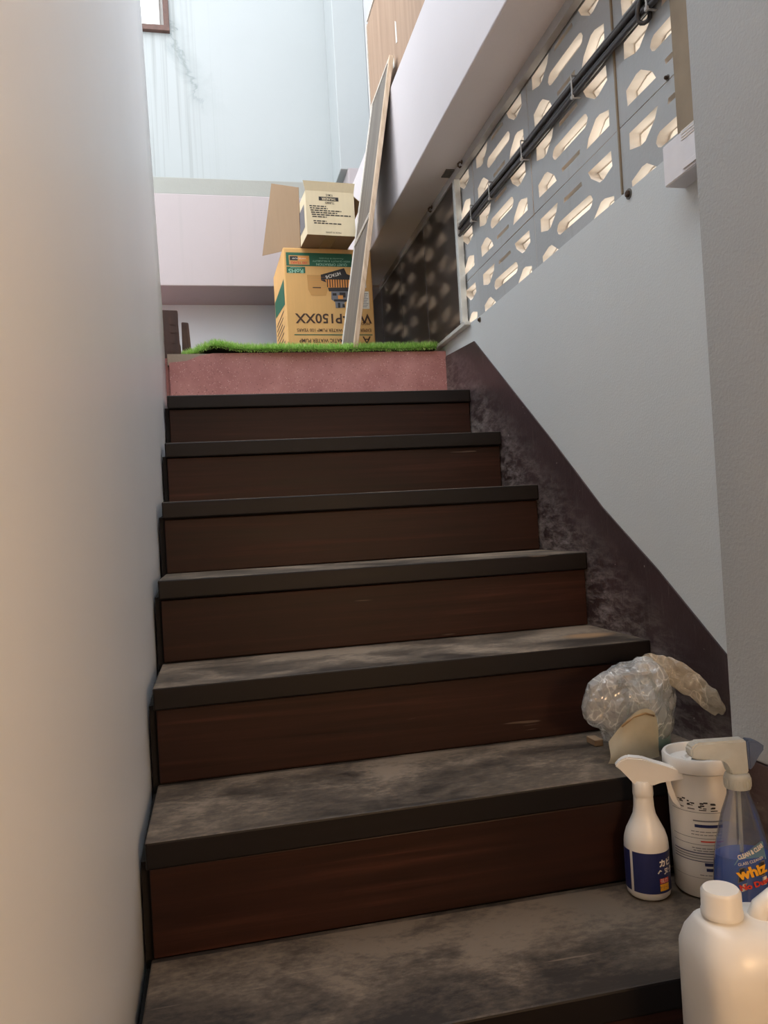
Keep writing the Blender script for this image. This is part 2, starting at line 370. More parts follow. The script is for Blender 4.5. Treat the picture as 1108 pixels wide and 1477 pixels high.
def lathe(name, prof, mat, parent=None, seg=40, loc=(0,0,0), sx=1, sy=1, rz=0, smooth=True, **kw):
    vs, fs = [], []
    cr, sr = math.cos(rz), math.sin(rz)
    for r, z in prof:
        for k in range(seg):
            a = 2*math.pi*k/seg; x, y = r*sx*math.cos(a), r*sy*math.sin(a)
            vs.append((loc[0]+x*cr-y*sr, loc[1]+x*sr+y*cr, loc[2]+z))
    for i in range(len(prof)-1):
        for k in range(seg):
            fs.append((i*seg+k, i*seg+(k+1) % seg, (i+1)*seg+(k+1) % seg, (i+1)*seg+k))
    if prof[0][0] > 1e-6: fs.append(tuple(range(seg))[::-1])
    if prof[-1][0] > 1e-6: fs.append(tuple((len(prof)-1)*seg+k for k in range(seg)))
    o = mesh_obj(name, vs, fs, mat, parent, False, **kw)
    if smooth:
        for p in o.data.polygons: p.use_smooth = len(p.vertices) == 4
        o.data.set_sharp_from_angle(angle=math.radians(40))
    return o
def tube(name, pts, r, mat, parent=None, seg=10, cap=True, **kw):
    pts = [Vector(p) for p in pts]; rs = r if isinstance(r, (list, tuple)) else [r]*len(pts)
    vs, fs = [], []; prev = None
    for i, p in enumerate(pts):
        t = (pts[min(i+1, len(pts)-1)] - pts[max(i-1, 0)]).normalized()
        u = Vector((0, 0, 1)) if abs(t.z) < .9 else Vector((1, 0, 0))
        if prev is not None: u = prev
        a = (u - t*u.dot(t)).normalized(); b = t.cross(a); prev = a
        for k in range(seg):
            q = 2*math.pi*k/seg; vs.append(p + (a*math.cos(q)+b*math.sin(q))*rs[i])
    n = len(pts)
    for i in range(n-1):
        for k in range(seg): fs.append((i*seg+k, i*seg+(k+1) % seg, (i+1)*seg+(k+1) % seg, (i+1)*seg+k))
    if cap: fs += [tuple(range(seg))[::-1], tuple((n-1)*seg+k for k in range(seg))]
    return mesh_obj(name, vs, fs, mat, parent, True, **kw)
FONTC = {}
def glyphs(txt, size, bold=0):
    """text outline as flat polygons, centred: list of verts (x, y) and faces"""
    key = (txt, size, bold)
    if key in FONTC: return FONTC[key]
    cu = bpy.data.curves.new('lettering_source', 'FONT'); cu.body = txt; cu.size = size; cu.align_x = 'CENTER'; cu.align_y = 'CENTER'
    cu.resolution_u = 3; cu.offset = bold; cu.fill_mode = 'FRONT'
    o = bpy.data.objects.new('lettering_source', cu); COL.objects.link(o)
    bpy.context.view_layer.update()
    me = o.to_mesh()
    V = [(v.co.x, v.co.y) for v in me.vertices]; Fc = [tuple(p.vertices) for p in me.polygons]
    o.to_mesh_clear(); bpy.data.objects.remove(o); bpy.data.curves.remove(cu)
    FONTC[key] = (V, Fc); return V, Fc
class Print:
    """flat print: collects lettering, bars and shapes in a (u, v) plane and maps them on a surface"""
    def __init__(s): s.v, s.f, s.m, s.mats = [], [], [], []
    def mi(s, mat):
        if mat not in s.mats: s.mats.append(mat)
        return s.mats.index(mat)
    def poly(s, pts, mat, lift=0):
        b = len(s.v); s.v += [(p[0], p[1], lift) for p in pts]; s.f.append(tuple(range(b, b+len(pts)))); s.m.append(s.mi(mat))
    def rect(s, u0, v0, u1, v1, mat, lift=0, cuts=1):
        for k in range(cuts):
            a, c = u0+(u1-u0)*k/cuts, u0+(u1-u0)*(k+1)/cuts
            s.poly([(a, v0), (c, v0), (c, v1), (a, v1)], mat, lift)
    def text(s, txt, size, u, v, mat, rot=0, lift=.0002, bold=0, sx=1, width=None):
        V, Fc = glyphs(txt, size, bold)
        if not V: return
        if width:
            ext = max(p[0] for p in V)-min(p[0] for p in V); sx = width/ext
        c, n = math.cos(rot), math.sin(rot); b = len(s.v)
        s.v += [(u+x*sx*c-y*n, v+x*sx*n+y*c, lift) for x, y in V]
        s.f += [tuple(i+b for i in q) for q in Fc]; s.m += [s.mi(mat)]*len(Fc)
    def build(s, name, fn, parent, **kw):
        return mesh_obj(name, [fn(*p) for p in s.v], s.f, s.mats, parent, False, s.m, **kw)
def copy_tree(o, parent=None):
    c = o.copy(); COL.objects.link(c)
    if parent: c.parent = parent
    for ch in o.children: copy_tree(ch, c)
    return c

SOF, BX, BTOP = 2.012, .852, 2.44        # beam soffit height, beam face, beam top
LY, LZ = 8*G, 1.44                        # landing edge and level
# ------------------------------------------------------------------ the setting
# left wall between the flights, very slightly bowed
def left_wall():
    bm = bmesh.new(); ys = [-3, -1.5, -.7, -.2, .3, .8, 1.3, 1.8, 2.12]; zs = [-.18, .3, .8, 1.3, 1.6, 2.06, 2.7, 2.85]
    def xo(y, z):
        x = -.0135 - max(0, z-1.6)*.017
        return x + .0015*math.sin(y*3.1+z*1.7)*(1 if y < 2 else 0)
    g = [[bm.verts.new((xo(y, z), y, z)) for z in zs] for y in ys]
    gb = [[bm.verts.new((-.14, y, z)) for z in zs] for y in ys]
    for i in range(len(ys)-1):
        for j in range(len(zs)-1):
            f = bm.faces.new((g[i][j], g[i+1][j], g[i+1][j+1], g[i][j+1])); f.smooth = True
            bm.faces.new((gb[i][j], gb[i][j+1], gb[i+1][j+1], gb[i+1][j]))
    n, k = len(ys)-1, len(zs)-1
    for j in range(k):
        bm.faces.new((g[n][j], gb[n][j], gb[n][j+1], g[n][j+1])); bm.faces.new((g[0][j], g[0][j+1], gb[0][j+1], gb[0][j]))
    for i in range(n):
        bm.faces.new((g[i][k], g[i+1][k], gb[i+1][k], gb[i][k])); bm.faces.new((g[i][0], gb[i][0], gb[i+1][0], g[i+1][0]))
    return bm_obj('wall_left', bm, MAT['wall_left'], kind='structure')
left_wall()
# right wall below the pierced screen, with a thin plaster lip over the bottom of the blocks
wr = box('wall_right', (W, -3, -.18), (W+.12, 3.4, 1.436), MAT['wall_right'], kind='structure')
prism('plaster_lip', [(.44, 1.43), (3.1, 1.43), (3.1, 1.484), (1.86, 1.484), (1.7, 1.478), (.9, 1.486), (.44, 1.488)], 0, W, W+.005, MAT['wall_right'], wr)
# pier close to the camera on the right, its foot painted dark
pr = prism('pier', [(-3, .394), (.475, .398), (.475, 3.4), (-3, 3.4)], 0, .962, W+.12, MAT['pier'], bev=.004, kind='structure')
pb = box('painted_base', (.9605, -3, -.18), (W+.05, .4765, .397), MAT['skirt'], pr)
# brown painted skirting that follows the flight
sk = [(2.106, 1.30), (2.106, 1.428), (2.09, 1.431), (1.78, 1.411), (1.207, 1.004), (.967, .826), (.749, .69), (.541, .546), (.476, .50), (.476, .0), (.6, .0), (2.0, 1.0)]
prism('baseboard_right', sk, 0, W-.0035, W+.003, MAT['skirt'], kind='structure')
# back wall of the stairwell, in its levels
box('wall_back', (-1.4, 3.42, 1.2), (W+.12, 3.56, SOF), MAT['recess'], kind='structure')
box('beam_back', (-1.4, 3.10, SOF-.01), (W+.12, 3.56, 2.445), MAT['pink'], bev=.004, kind='structure')
sb = bmesh.new()
add_box(sb, (-1.4, 3.108, 2.446), (.868, 3.56, 2.527), .003)
bm_obj('slab_edge', sb, MAT['slab'], kind='structure')
# upper back wall with the window opening (x -.72..034, z 3.375..4.4)
uw = bmesh.new()
for lo, hi in (((-1.4, 3.34, 2.528), (W+.5, 3.46, 3.375)), ((.034, 3.34, 3.375), (W+.5, 3.46, 5)), ((-1.4, 3.34, 3.375), (-.72, 3.46, 5)), ((-.72, 3.34, 4.4), (.034, 3.46, 5))):
    add_box(uw, lo, hi)
bm_obj('wall_back.001', uw, MAT['upper'], kind='structure')
pl = box('pilaster', (.835, 3.11, 2.60), (1.0, 3.34, 5), MAT['upper'], bev=.004, kind='structure')
box('plinth', (.87, 3.09, 2.446), (1.0, 3.33, 2.60), MAT['pink'], pl, bev=.003)
# right beam over the screen and the wall above it
box('beam_right', (BX, -3, SOF), (W+.12, 3.10, BTOP), MAT['beam'], bev=.004, kind='structure')
prism('wall_right.001', [(-3, BTOP), (3.34, BTOP), (3.34, 4.6), (2.2, 4.6), (2.2, 3.65), (-3, 3.65)], 0, 1.0, 1.12, MAT['lavender'], kind='structure')
# painted strips on the soffit and against the wall
box('trim_1', (W-.022, .58, 1.984), (W-.001, 3.09, SOF), MAT['batten'], bev=.002, kind='structure')
box('trim_2', (W-.004, .50, 1.492), (W+.012, .588, SOF), MAT['tan_post'], bev=.002, kind='structure')
box('wall_right.002', (W, 3.085, 1.437), (W+.12, 3.42, SOF-.012), MAT['wall_right'], kind='structure')
# floors, ceiling of the lower hall and the left outer wall
box('floor', (-1.4, -3.1, -.3), (W+.12, .02, -.18), MAT['concrete'], kind='structure')
box('ceiling', (-1.4, -3, 2.55), (BX-.002, -.5, 2.7), MAT['ceil'], kind='structure')
box('wall_front', (-1.4, -3.12, -.18), (W+.12, -3.0, 2.7), MAT['ceil'], kind='structure')
box('wall_left.001', (-1.5, -3, -.18), (-1.4, 3.5, 2.2), MAT['wall_right'], kind='structure')
ld = box('floor.001', (-1.4, LY+.02, 1.2), (W, 3.42, LZ), MAT['terrazzo'], kind='structure')
fr = prism('landing_face', [(-.0, 1.265), (W-.001, 1.265), (W-.001, LZ+.012), (.15, LZ+.012), (.10, LZ+.002), (.06, LZ-.014), (.0, LZ-.02)], 1, LY, LY+.02, MAT['terrazzo'], ld)
prism('chipped_corner', [(-.005, LZ-.03), (.06, LZ-.02), (.11, LZ+.0), (.15, LZ+.011), (-.005, LZ+.011)], 1, LY+.003, LY+.06, MAT['concrete'], ld)

# window_1, high at the back on the left
wn = empty('window_1', (-.343, 3.36, 3.375), kind='structure')
def wp(name, lo, hi, m, bev=.002): 
    o = box(name, lo, hi, m, wn, bev); o.matrix_parent_inverse = Matrix.Translation((-.343, 3.36, 3.375)).inverted(); return o
wp('jamb', (.006, 3.325, 3.375), (.034, 3.42, 4.4), MAT['brown_frame'])
wp('jamb', (-.72, 3.325, 3.375), (-.69, 3.42, 4.4), MAT['brown_frame'])
wp('sill', (-.72, 3.315, 3.368), (.034, 3.42, 3.396), MAT['brown_frame'])
wp('head', (-.72, 3.325, 4.37), (.034, 3.42, 4.4), MAT['brown_frame'])
wp('sash_stile', (-.052, 3.35, 3.396), (-.012, 3.385, 4.37), MAT['sash'])
wp('sash_stile', (-.012, 3.37, 3.396), (.006, 3.40, 4.37), MAT['sash'])
wp('sash_rail', (-.69, 3.35, 3.396), (-.052, 3.385, 3.418), MAT['sash'])
wp('pane', (-.69, 3.365, 3.418), (-.052, 3.369, 4.37), MAT['glass'], 0)

# ------------------------------------------------------------------ pierced block screen
def block_layer(shrink, half):
    cu = bpy.data.curves.new('block', 'CURVE'); cu.dimensions = '2D'; cu.fill_mode = 'BOTH'; cu.extrude = half
    def sp(pts, hole=True):
        if hole:
            cx = sum(p[0] for p in pts)/len(pts); cy = sum(p[1] for p in pts)/len(pts)
            pts = [(cx+(p[0]-cx)*(1-shrink*.6), cy+(p[1]-cy)*(1-shrink)) for p in pts]
        s = cu.splines.new('POLY'); s.points.add(len(pts)-1); s.use_cyclic_u = True
        for p, q in zip(s.points, pts): p.co = (q[0], q[1], 0, 1)
    hw, hh = .2268, .0944
    sp([(-hw, -hh), (hw, -hh), (hw, hh), (-hw, hh)], False)
    sp([(-.096, 0), (-.090, -.011), (-.08, -.016), (.08, -.016), (.090, -.011), (.096, 0), (.090, .011), (.08, .016), (-.08, .016), (-.090, .011)])
    for s in (-1, 1):
        sp([(-.05, s*.0515), (.05, s*.0515), (.047, s*.0625), (-.047, s*.0625)])
        for t in (-1, 1):
            q = [(.082, .068), (.189, .067), (.191, .033), (.150, .0215), (.132, .0225), (.094, .048)]
            sp([(t*a, s*b) for a, b in (q if s*t > 0 else q[::-1])])
    o = bpy.data.objects.new('block', cu); COL.objects.link(o); bpy.context.view_layer.update()
    me = bpy.data.meshes.new_from_object(o.evaluated_get(bpy.context.evaluated_depsgraph_get()))
    bpy.data.objects.remove(o); return me
def block_mesh():
    bm = bmesh.new()
    for shrink, half, off in ((0, .012, -.015), (.16, .0148, .012)):       # the openings step in halfway through
        me = block_layer(shrink, half)
        for v in me.vertices: v.co = Vector((v.co.z+off, v.co.x, v.co.y))   # curve (x, y, extrude z) -> wall (y, z, x)
        bm.from_mesh(me)
    for f in bm.faces: f.material_index = 0 if abs(f.normal.x) > .9 and f.calc_center_median().x < -.02 else 1
    me = bpy.data.meshes.new('breeze_block'); bm.to_mesh(me); bm.free()
    me.materials.append(MAT['block']); me.materials.append(MAT['block_in'])
    return me
BM = block_mesh()
scr = empty('block_screen', (W+.04, 0, 0), kind='structure')
ycs, zcs = [.5735+.4555*k for k in range(6)], [1.535, 1.7255, 1.916]
for yc in ycs:
    for zc in zcs:
        o = bpy.data.objects.new('breeze_block', BM); link(o, scr)
        o.location = (random.uniform(-.0008, .0008)-.009, yc, zc)
        o.rotation_euler = (random.uniform(-.002, .002), 0, random.uniform(-.002, .002))
mb = bmesh.new()
for k in range(7):
    y = .5735+.4555*(k-.5); add_box(mb, (-.0255, y-.0018, 1.441), (.024, y+.0018, 2.009))
for z in (1.63, 1.82): add_box(mb, (-.0255, .346, z-.0016), (.024, 3.08, z+.0016))
bm_obj('mortar_joint', mb, MAT['mortar'], scr)
box('joint_rod', (-.040, .7985, 1.49), (-.033, .8035, 1.985), MAT['tan_post'], scr)
def bolt(loc, label, r=.007):
    t = empty('bolt', loc, label=label, cat='bolt')
    o = lathe('bolt_head', [(.0, 0), (r, 0), (r, .006), (r*.6, .008), (0, .008)], MAT['rust'], t, 6, smooth=False); o.rotation_euler = (0, -math.pi/2, 0)
    o = lathe('washer', [(.0, 0), (r*1.5, 0), (r*1.5, .0018), (0, .0018)], MAT['steel_grey'], t, 16); o.rotation_euler = (0, -math.pi/2, 0)
bolt((W, .772, 1.478), 'rusty bolt in the white wall just below the foot of the block screen joint', .0075)
bolt((W+.004, .617, 1.635), 'small rusty bolt in the block screen beside the tan post', .004)
bolt((W, 1.716, 1.466), 'rusty bolt below the foot of the pale frame of the brown panel', .006)

# dusty brown sheet fixed over the far half of the screen
PX = W-.016
tp = empty('tinted_panel', (PX, 2.46, 1.49), label='dark brown translucent sheet in pale frame covering far part of block screen', cat='panel')
def tpb(name, lo, hi, m, bev=.0015):
    o = box(name, lo, hi, m, tp, bev); o.matrix_parent_inverse = Matrix.Translation((PX, 2.46, 1.49)).inverted(); return o
tpb('sheet', (PX, 1.86, 1.49), (PX+.003, 3.40, 1.982), MAT['tinted'], 0)
tpb('frame_stile', (PX-.006, 1.832, 1.487), (PX+.0155, 1.856, 1.984), MAT['alu'])
tpb('bottom_rail', (PX-.006, 1.81, 1.474), (PX+.0155, 3.40, 1.487), MAT['alu'])
for y in (2.26, 2.66, 3.06):
    tpb('sheet_joint', (PX-.0012, y, 1.49), (PX, y+.003, 1.982), MAT['ink_grey'], 0)

# four cables along the screen, tied together
cz = [1.826, 1.814, 1.802, 1.789]
for i, z in enumerate(cz):
    r = .0058; pts = []
    for k in range(13):
        y = .35+1.481*k/12
        pts.append((W-.0075-(.006 if i % 2 else 0), y, z+.0018*math.sin(k*1.3+i)-.012*max(0, .75-y)/.4))
    tube('cable', pts, r, MAT['cable'], None, 8, label=['topmost of the four dark cables running along the block screen', 'second from the top of the four dark cables on the block screen', 'third from the top of the four dark cables on the block screen', 'lowest of the four dark cables running along the block screen'][i], cat='cable', group='cables on the block screen')
clips = [(1.69, 'white cable tie nearest to the brown panel'), (1.517, 'white cable tie, second from the brown panel'), (1.262, 'white cable tie, third from the brown panel'), (.955, 'white cable tie, fourth from the brown panel'), (.636, 'white cable tie on the cables at the top edge, close to the grey pier')]
for y, lb in clips:
    bm = bmesh.new(); x0, x1, z0, z1, t, w_ = W-.0212, W+.0015, 1.782, 1.833, .0012, .0028
    dz = -.012*max(0, .75-y)/.4
    add_box(bm, (x0, y-w_, z0+dz), (x0+t, y+w_, z1+dz)); add_box(bm, (x0, y-w_, z0+dz-t), (x1, y+w_, z0+dz)); add_box(bm, (x0, y-w_, z1+dz), (x1, y+w_, z1+dz+t))
    add_box(bm, (x0-.002, y-.004, z0+dz-.003), (x0+.003, y+.004, z0+dz+.004))
    bm_obj('cable_tie', bm, MAT['clip'], label=lb, cat='cable tie', group='ties around the cables')
tube('cable_loop', [(W-.012+.012*math.cos(a), .66+.006*math.sin(a*2), 1.795+.026*math.sin(a)-.002) for a in [2*math.pi*k/16 for k in range(17)]], .0045, MAT['cable'], None, 8, label='short black cable loop around the bundle at top edge of the picture', cat='cable')
# bracket and hooks under the beam
t = empty('ceiling_bracket', (.985, 1.85, SOF), label='small grey steel bracket plate on the soffit above the brown panel frame', cat='bracket')
box('plate', (-.024, -.03, -.004), (.024, .03, 0), MAT['steel_grey'], t, .001)
box('tongue', (.016, -.02, -.026), (.02, .02, -.004), MAT['steel_grey'], t, .001)
for y, lb in ((1.735, 'small rusty hook under the soffit batten, nearer one'), (2.1, 'small rusty hook under the soffit batten over the brown panel')):
    t = empty('hook', (W-.024, y, 1.996), label=lb, cat='hook', group='hooks on the soffit batten')
    tube('shank', [(0, 0, 0), (-.008, 0, 0), (-.014, 0, -.006), (-.014, 0, -.014), (-.008, 0, -.018), (-.004, 0, -.014)], .003, MAT['rust'], t, 8)
    lathe('base_plate', [(0, 0), (.007, 0), (.007, .002), (0, .002)], MAT['rust'], t, 12).rotation_euler = (0, -math.pi/2, 0)

# white surface box on the wall beside the pier
t = empty('junction_box', (W, .49, 1.405), label='white plastic wiring box on the wall beside the grey pier', cat='box')
prism('casing', [(.0, .0), (-.043, .0), (-.043, .073), (-.036, .079), (0, .079)], 1, -.07, .089, MAT['box_white'], t, .0015)
box('cover_lip', (-.046, -.05, .006), (-.0432, .028, .016), MAT['box_white'], t, .0008)
for k in range(4): box('groove', (-.0438, -.06, .058+.005*k), (-.0432, .03, .060+.005*k), MAT['ink_white'], t)

# ------------------------------------------------------------------ stairs
st = empty('staircase', (0, 0, -.18), label='dark brown wooden staircase with dusty worn treads rising to the landing', cat='stairs')
inv = Matrix.Translation((0, 0, .18))
TH = .042
for i in range(0, 8):
    x1 = W-.004 if i > 1 else .9595
    bm = bmesh.new(); y0 = i*G; y1 = (i+1)*G+OV+.002 if i < 7 else LY-.001
    add_box(bm, (0.0, y0, i*H-TH), (x1, y1, i*H), .0035)
    for v in bm.verts:                                   # slight wear: each board sits a touch differently
        v.co.z += .0012*math.sin(v.co.x*4+i*1.7); v.co.y += .0012*math.sin(v.co.x*3+i*2.3) if v.co.y < y0+.1 else 0
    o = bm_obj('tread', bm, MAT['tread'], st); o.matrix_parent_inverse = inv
    bm = bmesh.new(); add_box(bm, (.004, y0+OV, (i-1)*H+.001), (x1-.003, y0+OV+.018, i*H-TH-.0025), .002)
    o = bm_obj('riser', bm, MAT['riser'], st); o.matrix_parent_inverse = inv

cp = [(.03, -.30)]
for i in range(8):
    cp += [(i*G+OV+.016, (i-1)*H-.02 if i else -.30), (i*G+OV+.016, i*H-TH+.004)]
cp += [(LY+.03, 7*H-TH+.004), (LY+.03, -.30)]
prism('carcass', cp[1:], 0, -.0095, W-.001, MAT['void'], st).matrix_parent_inverse = inv

# ------------------------------------------------------------------ things on the landing
# artificial turf
tf = empty('artificial_turf', (.55, 2.6, LZ), label='bright green artificial grass mat hanging over the edge of the landing', cat='mat')
def edge_y(x): return LY-.012+.006*math.sin(x*9)+.004*math.sin(x*23+1) if x > .15 else LY-.006+(.15-x)*.75
def turf_z(x, y):
    z = LZ+.022
    if x < .34: z += .012*math.exp(-((x-.16)/.06)**2)*max(0, 1-(y-LY)/.25)
    z += .003*math.sin(x*7+1)*max(0, 1-(y-LY)/.2)
    if x < .13: z -= (.13-x)*.12
    return z
bm = bmesh.new(); xs = [.035+(W-.04-.035)*k/40 for k in range(41)]
def grid(th):
    return [[bm.verts.new((x-.55, (edge_y(x)+(3.38-edge_y(x))*(j/12)**1.8)-2.6, turf_z(x, edge_y(x)+(3.38-edge_y(x))*(j/12)**1.8)-LZ-th)) for j in range(13)] for x in xs]
ga, gb = grid(0), grid(.006)
for i in range(40):
    for j in range(12):
        bm.faces.new((ga[i][j], ga[i+1][j], ga[i+1][j+1], ga[i][j+1])); bm.faces.new((gb[i][j], gb[i][j+1], gb[i+1][j+1], gb[i+1][j]))
    bm.faces.new((ga[i][0], gb[i][0], gb[i+1][0], ga[i+1][0]))
bm_obj('backing', bm, MAT['turf_back'], tf)
vs, fs = [], []
for k in range(20000):
    x = random.uniform(.035, W-.04); y = edge_y(x)+(random.random()**2.2)*(3.36-LY)*.97
    if random.random() < .35: y = edge_y(x)+random.random()*.014-.002
    z = turf_z(x, y)-.001; a = random.random()*6.28; l = random.uniform(.018, .032); w_ = .0013
    lean = Vector((random.gauss(0, .35), random.gauss(-.12 if y < edge_y(x)+.02 else 0, .35), 1)).normalized()*l
    if y < edge_y(x)+.010 and random.random() < .6: lean = Vector((random.gauss(0, .4), -.7, random.uniform(-.7, .9))).normalized()*l*.8
    d = Vector((math.cos(a), math.sin(a), 0))*w_; p = Vector((x-.55, y-2.6, z-LZ)); b = len(vs)
    vs += [p-d, p+d, p+lean*.6+d*.7, p+lean*.6-d*.7, p+lean+Vector((random.gauss(0, .003), random.gauss(0, .003), 0))]
    fs += [(b, b+1, b+2, b+3), (b+3, b+2, b+4)]
mesh_obj('grass_blades', vs, fs, MAT['turf'], tf, kind='stuff')

# orange pump carton, upside down
BZ = LZ+.0255
bx = empty('pump_carton', (.47, 2.6, BZ), math.radians(1.5), label='orange water pump carton standing upside down on the grass mat', cat='box')
bw_, bd_, bh_ = .385, .40, 2.015-BZ
bm = bmesh.new(); add_box(bm, (0, 0, 0), (bw_, bd_, bh_), .006); bm_obj('carton', bm, MAT['card_orange'], bx)
box('top_seam_tape', (bw_/2-.03, .004, bh_-.0005), (bw_/2+.03, bd_-.004, bh_+.0012), MAT['tape'], bx)
P = Print()                                                # u to the right, v up; lettering turned 180 degrees
PI = math.pi
P.rect(.012, bh_-.088, .300, bh_-.024, MAT['ink_green'])
P.rect(.024, bh_-.082, .112, bh_-.038, MAT['ink_tan'], .0002); P.rect(.028, bh_-.062, .062, bh_-.042, MAT['ink_black'], .0004); P.rect(.064, bh_-.062, .108, bh_-.042, MAT['ink_orange'], .0004)
P.text('100 YEARS', .017, .068, bh_-.072, MAT['ink_red'], PI, .0006, .0003, width=.07)
P.text('WATER PUMP', .010, .068, bh_-.052, MAT['ink_white'], PI, .0008, width=.06)
P.text('QUIET OPERATION', .017, .208, bh_-.078, MAT['ink_mint'], PI, .0004, .0003, width=.135)
P.text('HIGH QUALITY & RELIABILITY', .012, .208, bh_-.062, MAT['ink_mint'], PI, .0004, .0001, width=.165)
P.text('Powerful & Durable', .010, .208, bh_-.049, MAT['ink_mint'], PI, .0004, width=.105)
P.rect(.012, bh_-.122, .092, bh_-.092, MAT['ink_green']); P.text('RoHS', .028, .052, bh_-.112, MAT['ink_mint'], PI, .0004, .0005); P.text('COMPLIANT', .008, .052, bh_-.097, MAT['ink_mint'], PI, .0004, width=.05)
# pump picture (upside down): motor cap, ribbed body, coupling, pipework; a faint tank beside it
P.poly([(.098, bh_-.13), (.182, bh_-.13), (.186, bh_-.2), (.176, bh_-.228), (.112, bh_-.228), (.1, bh_-.2)], MAT['ink_tan'])
for k in range(6): P.rect(.106, bh_-.14-.011*k, .178, bh_-.141-.011*k, MAT['ink_orange'], .0002)
P.rect(.12, bh_-.193, .156, bh_-.188, MAT['ink_dark'], .0003)
P.poly([(.158, bh_-.155), (.158, bh_-.128), (.262, bh_-.094), (.272, bh_-.122), (.296, bh_-.132), (.292, bh_-.162), (.272, bh_-.150), (.19, bh_-.15), (.18, bh_-.165)], MAT['ink_black'], .0002)
P.poly([(.176, bh_-.15), (.284, bh_-.15), (.282, bh_-.19), (.188, bh_-.192)], MAT['ink_orange'], .0004)
for k in range(9): P.rect(.183+.011*k, bh_-.188, .1875+.011*k, bh_-.15, MAT['ink_dark'], .0006)
P.poly([(.186, bh_-.19), (.286, bh_-.187), (.282, bh_-.206), (.19, bh_-.208)], MAT['ink_black'], .0005)
P.poly([(.2, bh_-.208), (.276, bh_-.206), (.27, bh_-.25), (.254, bh_-.262), (.258, bh_-.285), (.216, bh_-.288), (.214, bh_-.258), (.198, bh_-.246)], MAT['ink_grey'], .0003)
for (a, b_, c, d_) in ((.205, .216, .222, .228), (.236, .212, .262, .236), (.21, .246, .266, .256), (.226, .262, .236, .286), (.246, .268, .256, .284)):
    P.rect(a, bh_-d_, c, bh_-b_, MAT['ink_black'], .0007)
P.rect(.228, bh_-.244, .25, bh_-.226, MAT['ink_orange'], .0008)
P.text('HITACHI', .022, .212, bh_-.129, MAT['ink_white'], PI+.31, .0008, .0004, width=.068)
P.text('WM-P150XX', .064, .205, bh_-.336, MAT['ink_dark'], PI, .0004, .0012, width=.335)
P.text('MODEL', .017, .335, bh_-.362, MAT['ink_dark'], PI, .0004)
P.text('EXPERIENCE IN WATER PUMP 100 YEARS', .022, .205, bh_-.394, MAT['ink_dark'], PI, .0004, .0001, width=.325)
P.rect(.03, bh_-.419, .372, bh_-.4145, MAT['ink_green'])
P.text('AUTOMATIC WATER PUMP', .026, .175, bh_-.444, MAT['ink_dark'], PI, .0004, .0004, width=.25)
P.text('A', .052, .345, bh_-.441, MAT['ink_dark'], PI, .0004, .0006)
P.rect(.328, bh_-.29, .366, bh_-.205, MAT['ink_white']); P.rect(.330, bh_-.187, .356, bh_-.15, MAT['ink_white'])
for k in range(9): P.rect(.332, bh_-.215-.008*k, .362-.004*(k % 3), bh_-.2175-.008*k, MAT['ink_grey'], .0003)
P.build('front_print', lambda u, v, l: (u, -.0008-l, bh_-(bh_-v)*.9), bx, kind='stuff')
P = Print()                                                # left side of the carton
P.poly([(.02, bh_-.13), (.38, bh_-.13), (.38, bh_-.24), (.02, bh_-.205)], MAT['ink_green'])
for k in range(8): P.rect(.05, bh_-.25-.022*k, .33-.03*(k % 3), bh_-.256-.022*k, MAT['ink_dark'], .0002)
P.rect(.03, .03, .36, .115, MAT['ink_green'])
P.build('side_print', lambda u, v, l: (-.0008-l, bd_-u, v), bx)

# open cream carton on top of it
CZ = 2.015+.0018
cb = empty('small_carton', (.560, 2.452, CZ), math.radians(4), label='open cream carton with flaps out, lying on top of the orange carton', cat='box')
cw, cdp, chh = .205, .30, .185
def panel(name, q, mat, parent, th=.003, **kw):
    q = [Vector(p) for p in q]; n = (q[1]-q[0]).cross(q[3]-q[0]).normalized()*th
    vs = q+[p+n for p in q]; fs = [(0, 1, 2, 3), (7, 6, 5, 4)]+[(i, i+4, (i+1) % 4+4, (i+1) % 4) for i in range(4)]
    return mesh_obj(name, vs, fs, mat, parent, **kw)
box('front_panel', (0, 0, 0), (cw, .003, chh-.003), MAT['card_cream'], cb)
box('back_panel', (0, cdp-.003, 0), (cw, cdp, chh-.003), MAT['card_cream'], cb)
box('side_panel', (0, .003, .003), (.003, cdp-.003, chh-.003), MAT['card_cream'], cb)
box('side_panel', (cw-.003, .003, .003), (cw, cdp-.003, chh-.003), MAT['card_cream'], cb)
box('bottom_panel', (0.0, .003, 0), (cw, cdp-.003, .003), MAT['card_brown'], cb)
box('bottom_tape', (cw/2-.024, 0, -.0008), (cw/2+.024, .16, 0), MAT['tape'], cb)
panel('front_flap', [(0, 0, chh-.003), (cw, 0, chh-.003), (cw+.004, -.012, chh+.032), (-.01, -.012, chh+.032)], MAT['card_cream'], cb, -.003)
panel('side_flap', [(cw, .02, chh-.004), (cw, .26, chh-.004), (cw+.045, .26, chh-.06), (cw+.04, .02, chh-.035)], MAT['card_brown'], cb)
A_, B_, C_ = Vector((-.003, .15, .0)), Vector((-.003, .12, chh+.06)), Vector((-.105, .20, chh+.105))
n_ = (B_-A_).cross(C_-A_); D_ = Vector((-.150, 0, .0)); D_.y = A_.y-(n_.x*(D_.x-A_.x)+n_.z*(D_.z-A_.z))/n_.y
panel('left_flap', [A_, B_, C_, D_], MAT['card_brown'], cb, -.003)
P = Print()
P.text('Y.M.C', .012, .1, chh-.018, MAT['ink_black'], PI, .0003, .0003); P.rect(.055, chh-.042, .138, chh-.026, MAT['ink_black']); P.text('THUNDER', .014, .097, chh-.034, MAT['card_cream'], PI, .0004, .0003, width=.06)
P.text('TURBO', .012, .1, chh-.05, MAT['ink_black'], PI, .0003, .0002)
rr = random.Random(3)
